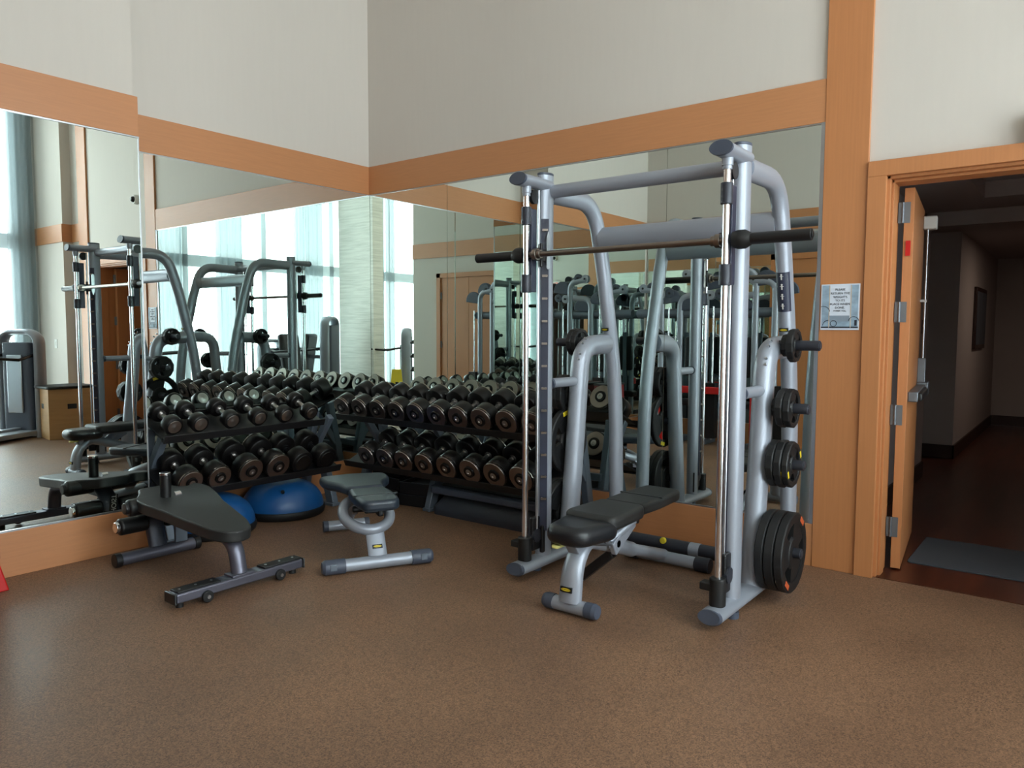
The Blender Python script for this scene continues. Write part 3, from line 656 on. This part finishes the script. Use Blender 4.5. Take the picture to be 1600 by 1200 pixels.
obj('adjuster_rod', G().cyl((.10, -.045, .315), (.27, -.055, .275), .012).cyl((.20, -.07, .315), (.20, -.05, .315), .022), STEEL, t)
obj('pivot_bolt', G().cyl((.30, -.075, .27), (.30, -.03, .27), .018).cyl((.44, -.10, .36), (.44, -.06, .36), .016), BLACKP, t)
obj('lever', G().prism(roundpoly([(-.045, -.02), (.03, -.02), (.03, .02), (-.045, .02)], .018), 0, .014, Matrix.Translation((-.02, .05, .308))), YELP, t, bevel=.005, label='pale yellow adjusting lever')
obj('lever_bracket', G().prism([(-.03, 0), (.07, .01), (.06, -.055), (.02, -.07)], -.03, .03, Matrix.Translation((.0, 0, .345)) @ Matrix.Rotation(PI/2, 4, 'X')), SILVER, t, bevel=.004)
bd = badge(t, (-.041, 0, .125), (PI/2, 0, -PI/2), 1.0); bd.rotation_euler = (math.radians(83), 0, -PI/2)
# ------------------------------------------------------------------ utility bench in the middle of the floor
ang = math.atan2(.475, -.88)
t = thing('utility_bench', 'silver framed bench with slate blue-grey pads and ring shaped support, in front of the corner', 'bench', (1.870, -1.620, 0), ang)
obj('front_foot', tubeY(G(), 0, .042, -.20, .20, .034), SILVER, t)
for s in (-1, 1):
    obj('foot_cap', G().cyl((0, s*.18, .042), (0, s*.285, .042), .040).cyl((0, s*.285, .042), (0, s*.30, .042), .040, .030), GREYP, t)
    obj('cap_insert', G().box((-.035, s*.245, .048), (.012, .036, .034)), SILVERD, t, bevel=.003)
obj('front_leg', G().sweep([(-.0, 0, .05), (.10, 0, .215)], (0, 1, 0), .052, .018, 20), SILVER, t, bevel=.003)
ring = [(.22+.155*math.cos(a), .165*math.sin(a), .255-.085*math.cos(a)*-1*-1+.0) for a in [2*PI*k/40 for k in range(40)]]
ring = [(.225-.15*math.cos(a), .012+.128*math.sin(a), .255-.055*math.cos(a)) for a in [2*PI*k/40 for k in range(40)]]
obj('ring_support', G().sweep(ring, (0, 0, 1), .030, .030, 18, closed=True), SILVER, t)
obj('spine', G().sweep([(.35, 0, .30), (.60, 0, .22), (.85, 0, .06)], (0, 1, 0), .035, .03, 20), SILVER, t)
obj('rear_foot', tubeY(G(), .85, .040, -.13, .13, .032), SILVER, t)
for s in (-1, 1): obj('foot_cap', G().cyl((.85, s*.115, .040), (.85, s*.145, .040), .035), GREYP, t)
obj('mechanism', G().ext(.15, .36, -.035, .035, .27, .325).cyl((.22, -.09, .285), (.22, .09, .285), .018).ext(.18, .26, -.075, -.045, .24, .31), BLACKP, t, bevel=.006)
obj('adjuster_arm', G().cyl((.15, -.05, .30), (.38, -.05, .25), .014).cyl((.38, .02, .30), (.50, .02, .20), .018), SILVER, t)
obj('front_pad', G().prism(roundpoly([(-.10, -.095), (-.10, .095), (.06, .12), (.27, .105), (.27, -.105), (.06, -.12)], [.05, .05, .08, .03, .03, .08], 6), .335, .395), VINYLB, t, bevel=.020, seg=4)
obj('rear_pad', G().prism(roundpoly([(.275, -.105), (.275, .105), (.40, .13), (.50, .20), (.66, .205), (.70, .0), (.66, -.205), (.50, -.20), (.40, -.13)], [.03, .03, .10, .06, .05, .05, .05, .06, .10], 6), .345, .40), VINYLB, t, bevel=.020, seg=4)
obj('pad_seam', G().ext(.055, .068, -.12, .12, .392, .398), VINYL, t)
bd = badge(t, (.022, 0, .118), (0, 0, 0), .9); bd.rotation_euler = (math.radians(58), 0, -PI/2)
bd.location = (.020, .0, .120)
# ------------------------------------------------------------------ abdominal bench at the left
t = thing('abdominal_bench', 'black abdominal bench with leg rollers and curved steel leg near the projecting mirror', 'bench', (1.56, -2.255, 0), PI)
GUN = mat('gunmetal_paint', (100, 100, 112), .34, .6)
GUND = mat('dark_gunmetal_paint', (62, 64, 72), .38, .5)
# local +x runs towards the left wall; +y local is -y world (towards the viewer's left)
ff = G().prism(roundpoly([(-.045, -.345), (.045, -.345), (.045, .345), (-.045, .345)], .01), .03, .075); obj('front_foot', ff, GUN, t, bevel=.012)
for s in (-1, 1):
    obj('grip_strip', G().ext(-.036, .036, min(s*.12, s*.335), max(s*.12, s*.335), .075, .083), BLACKR, t, bevel=.003)
    g = G()
    for k in (.15, .23, .31): g.cyl((0, s*k, .083), (0, s*k, .086), .006, n=10)
    obj('bolt', g, ALU, t)
    obj('foot_cap', G().ext(-.048, .048, min(s*.345, s*.358), max(s*.345, s*.358), .026, .079), BLACKP, t, bevel=.01)
    wh = obj('wheel', G().cyl((-.062, s*.20, .030), (-.045, s*.20, .030), .028), BLACKR, t, bevel=.004); obj('axle_nut', G().cyl((-.068, s*.20, .030), (-.062, s*.20, .030), .009, n=12), ALU, wh)
    obj('glide', G().cyl((0, s*.31, 0), (0, s*.31, .03), .018), BLACKR, t)
obj('weld_plate', G().ext(-.04, .04, -.06, .06, .075, .085), GUN, t, bevel=.002)
obj('curved_leg', G().sweep(fillet([(.0, 0, .08), (.03, 0, .225), (.24, 0, .28)], [.20]), (0, 1, 0), .040, .036, 20), GUN, t)
# main pad (declined towards the viewer's right)
PM = Matrix.Translation((.42, 0, .290)) @ Matrix.Rotation(math.radians(-6), 4, 'Y')
out = [(-.46, 0), (-.44, .07), (-.36, .11), (-.20, .13), (.05, .15), (.20, .175), (.30, .165), (.36, .11), (.46, .07), (.46, -.09), (.39, -.13), (.37, -.17), (.42, -.24), (.31, -.27), (.16, -.235), (.03, -.19), (-.15, -.15), (-.33, -.11), (-.44, -.06)]
obj('pad', G().prism(roundpoly(out, .04, 4), 0, .06, PM), VINYLG, t, bevel=.018, seg=4)
obj('pad_frame', G().ext(.10, .72, -.03, .03, .262, .29), GUND, t, bevel=.004)
rf = obj('rear_foot', tubeY(G(), .80, .042, -.215, .215, .034), GUN, t)
for s in (-1, 1): obj('foot_cap', G().cyl((.80, s*.205, .042), (.80, s*.24, .042), .038), BLACKP, t, bevel=.004)
obj('rear_leg', G().sweep(fillet([(.80, 0, .07), (.85, 0, .22), (.70, 0, .33)], [.16]), (0, 1, 0), .050, .03, 20), GUND, t)
nm = obj('name_label', G().ext(-.024, .024, -.058, .058, 0, .0015), BLACKP, t); nm.location = (.866, 0, .235); nm.rotation_euler = (math.radians(98), 0, PI/2)
text('lettering', 'HOIST', .040, WHITEP, nm, (0, 0, .002), (0, 0, PI/2), .0003)
obj('plate_bracket', G().ext(.755, .775, -.15, -.08, .08, .18), SILVERD, t, bevel=.003)
obj('roller_post', G().cyl((.66, .02, .30), (.66, .02, .495), .028), FOAM, t)
obj('post_cap', G().cyl((.66, .02, .493), (.66, .02, .508), .029), CHROME, t, bevel=.003)
obj('adjust_knob', G().cyl((.66, -.06, .375), (.66, -.025, .375), .02), CHROME, t)
for (x, z, nm_) in ((.71, .335, 'upper'), (.82, .215, 'lower')):
    obj('roller_axle', G().cyl((x, -.22, z), (x, .22, z), .012), CHROME, t)
    for s in (-1, 1):
        fr = obj('foam_roller', G().cyl((x, s*.05, z), (x, s*.205, z), .046, n=32), FOAM, t, bevel=.014)
        obj('roller_cap', G().cyl((x, s*.20, z), (x, s*.222, z), .030), CHROME if nm_ == 'lower' else BLACKP, fr, bevel=.004)
obj('roller_arm', G().ext(.69, .73, -.02, .02, .27, .37), BLACKP, t, bevel=.004)

# ------------------------------------------------------------------ red bin at the left edge
t = thing('red_storage_bin', 'red tapered storage bin on the floor at the extreme left edge by the mirror', 'bin', (.60, -3.20, 0))
def taper(x0, x1, y0, y1, z0, X0, X1, Y0, Y1, z1):
    g = G(); a = [g.bm.verts.new(p) for p in ((x0, y0, z0), (x1, y0, z0), (x1, y1, z0), (x0, y1, z0))]; b = [g.bm.verts.new(p) for p in ((X0, Y0, z1), (X1, Y0, z1), (X1, Y1, z1), (X0, Y1, z1))]
    g.bm.faces.new(a[::-1]); g.bm.faces.new(b)
    for i in range(4): j = (i+1) % 4; g.bm.faces.new((a[i], a[j], b[j], b[i]))
    return g
obj('foot_skirt', taper(-.10, .10, -.22, .235, 0, -.09, .09, -.19, .195, .16), RED, t, bevel=.008)
obj('body', taper(-.088, .088, -.19, .205, .16, -.085, .085, -.17, .20, .68), mat('dark_red_plastic', (96, 18, 18), .5), t, bevel=.006)
obj('lid', G().ext(-.09, .09, -.18, .205, .68, .70), BLACKP, t, bevel=.006)

# the furniture above is scaled about the camera's plan position, heights about the floor
KS, OX, OY = 1.0234, -.1134, .1008
for o in list(C.objects):
    if o.parent is None and o.get('category') and o.get('kind') != 'structure' and o.name.split('.')[0] in (
            'smith_machine', 'weight_plate', 'dumbbell', 'dumbbell_rack', 'balance_dome', 'step_platform', 'step_riser', 'adjustable_bench', 'utility_bench', 'abdominal_bench', 'red_storage_bin'):
        o.location = (KS*o.location.x+OX, KS*o.location.y+OY, KS*o.location.z); o.scale = (KS, KS, KS)

# ================================================================== things seen only in the mirrors
def mtower(x, y, rz, label, h=1.5, pads=True):
    t = thing('weight_stack_machine', label, 'gym machine', (x, y, 0), rz, 'selectorised machines by the windows')
    obj('shroud', G().prism(roundpoly([(-.20, -.10), (.20, -.10), (.20, .10), (-.20, .10)], .06), .05, h-.1), GREYP, t, bevel=.01)
    obj('side_frame', G().sweep(fillet([(-.25, 0, 0), (-.25, 0, h-.05), (-.15, 0, h+.03), (.15, 0, h+.03), (.25, 0, h-.05), (.25, 0, 0)], .12), (0, 1, 0), .09, .035, 16), SILVER, t)
    obj('front_panel', G().ext(-.10, .10, -.125, -.10, .3, h-.25), ALU, t, bevel=.008)
    obj('floor_frame', G().ext(-.25, .25, -.9, .1, .03, .09).ext(-.05, .05, -1.1, -.1, .05, .12), SILVER, t, bevel=.01)
    if pads:
        obj('seat_pad', G().box((0, -.70, .48), (.44, .44, .11)), VINYL, t, bevel=.04)
        obj('back_pad', G().box((0, -.42, .88), (.46, .12, .74), Matrix.Rotation(-.15, 3, 'X')), VINYL, t, bevel=.05)
        obj('seat_post', G().ext(-.04, .04, -.74, -.66, .1, .44).ext(-.03, .03, -.50, -.10, .80, .86), SILVER, t, bevel=.006)
    g = G()
    for s in (-1, 1): g.cyl((s*.28, -.35, .95), (s*.28, -.72, .98), .018).cyl((s*.28, -.35, .95), (s*.2, -.05, 1.0), .018)
    obj('handle_bar', g, BLACKP, t)
    return t
mtower(6.15, -4.38, 2.1, 'silver weight machine with shiny front panel left of the stone pillar in the mirror')
mtower(6.45, -3.35, -1.3, 'black padded seated machine reflected left of centre above the dumbbells', 1.1)
mtower(5.22, -5.62, 2.3, 'dark shrouded weight machine right of the stone pillar in the mirror', 1.3, False)
mtower(6.19, -.74, -.5, 'silver weight machine tower reflected at the far left before the bright window', 1.25, False)
# wet floor sign
t = thing('wet_floor_sign', 'yellow folding wet floor sign reflected above the dumbbells beside the corner', 'sign', (4.68, -4.83, 0), .82)
for s in (-1, 1):
    g = G(); q = [g.bm.verts.new(p) for p in ((-.14, s*.16, 0), (.14, s*.16, 0), (.08, s*.02, .64), (-.08, s*.02, .64), (-.14, s*.145, 0), (.14, s*.145, 0), (.08, s*.005, .64), (-.08, s*.005, .64))]
    for f in ((0, 1, 2, 3), (7, 6, 5, 4), (0, 4, 5, 1), (1, 5, 6, 2), (2, 6, 7, 3), (3, 7, 4, 0)): g.bm.faces.new([q[i] for i in f])
    obj('panel', g, YEL, t, bevel=.004)
obj('warning_mark', G().box((0, .105, .40), (.05, .004, .05), Matrix.Rotation(math.radians(12.3), 3, 'X')), BLACKP, t)
# dumbbell tree
t = thing('small_weight_tree', 'black upright rack of small weights reflected right of the yellow sign', 'rack', (4.37, -5.14, 0), .8)
obj('base', G().ext(-.25, .25, -.25, .25, 0, .05), BLACKP, t, bevel=.01); obj('post', G().cyl((0, 0, .05), (0, 0, 1.25), .025), BLACKP, t)
for k in range(4):
    for s in (-1, 1):
        z = .35+.24*k; obj('cradle', G().cyl((s*.03, 0, z), (s*.20, 0, z+.03), .015).cyl((s*.14, -.10, z+.05), (s*.14, .10, z+.05), .05-.006*k), BLACKR, t)
# plyo box, with a board on top
t = thing('plyometric_box', 'plain plywood jump box with hand holes reflected at the left before the beige wall', 'box', (5.78, -.42, 0), .12)
obj('box_body', G().ext(-.25, .25, -.25, .25, 0, .60), PLY, t, bevel=.004)
obj('hand_hole', G().ext(-.252, -.249, -.05, .05, .36, .42), BLACKP, t); obj('hand_hole', G().ext(-.05, .05, -.252, -.249, .36, .42), BLACKP, t)
tag(obj('balance_board', G().prism(roundpoly([(5.51, -.72), (6.07, -.69), (6.05, -.14), (5.53, -.16)], .1), .602, .632), BLACKR, bevel=.01), 'black round-cornered board lying on top of the plywood box', 'board')
# cable station in front of the partition
t = thing('cable_station', 'large multi-station cable machine with horizontal beam and pulley wheels, reflected behind the smith machine', 'gym machine', (0, -4.02, 0))
obj('main_beam', G().cyl((.40, 0, 1.53), (2.20, 0, 1.53), .052), SILVERD, t)
for x, hh, st in ((.74, 1.80, 1), (.98, 1.72, 0), (1.30, 1.95, 1), (1.60, 1.70, 1), (1.88, 1.98, 0), (2.10, 1.86, 1)):
    obj('post', G().sweep(fillet([(x, .05, .05), (x, .05, hh), (x-.26*(1 if hh > 1.75 else -1), .06, hh+.02)], .12), (0, 1, 0), .030, .038, 16), SILVER, t)
    obj('base_foot', G().ext(x-.05, x+.05, -.20, .16, 0, .06), SILVERD, t, bevel=.01)
    if st:
        obj('guide_rod', G().cyl((x+.10, .06, .06), (x+.10, .06, 1.60), .010, n=12), CHROME, t)
        obj('weight_stack', G().ext(x+.03, x+.16, .03, .12, .08, .72), BLACKP, t, bevel=.004)
    for dx, zz in ((-.13, hh+.045), (-.24, hh+.03)):
        pw = obj('pulley_wheel', G().cyl((x+dx, .03, zz), (x+dx, .08, zz), .055), GREYP if dx > -.2 else SILVER, t, bevel=.006); obj('pulley_hub', G().cyl((x+dx, .08, zz), (x+dx, .09, zz), .014), BLACKP, pw)
    disc = obj('cam_disc', G().prism([(.13*math.cos(a), .13*math.sin(a)) for a in [k*PI*1.15/14-.1 for k in range(15)]], -.02, .02, Matrix.Translation((x+.12, .05, hh-.12)) @ Matrix.Rotation(PI/2, 4, 'X')), GREYP, t, bevel=.008)
for x in (.80, 1.14, 1.74):
    obj('cable', G().cyl((x, .05, .4), (x, .05, 1.5), .004, n=8), BLACKP, t)
    obj('handle', G().sweep(fillet([(x, .05, 1.28), (x+.05, .10, 1.26), (x+.05, .10, 1.05), (x, .05, 1.03)], .05), (1, 0, 0), .012, .012, 10), SILVER, t)
    obj('back_pad', G().box((x, .02, 1.02), (.20, .07, .46)), VINYL, t, bevel=.03)
    obj('seat_pad', G().box((x, .02, .48), (.28, .14, .08)), VINYL, t, bevel=.025)
    obj('seat_post', G().ext(x-.025, x+.025, -.03, .03, 0, 1.3), SILVERD, t, bevel=.006)
tag(obj('red_weight_rack', G().ext(.75, 2.0, -3.86, -3.80, .60, .68).ext(.80, .86, -3.86, -3.80, 0, .60).ext(1.9, 1.96, -3.86, -3.80, 0, .60), RED, bevel=.01), 'low red rail frame reflected in front of the cable station', 'frame')
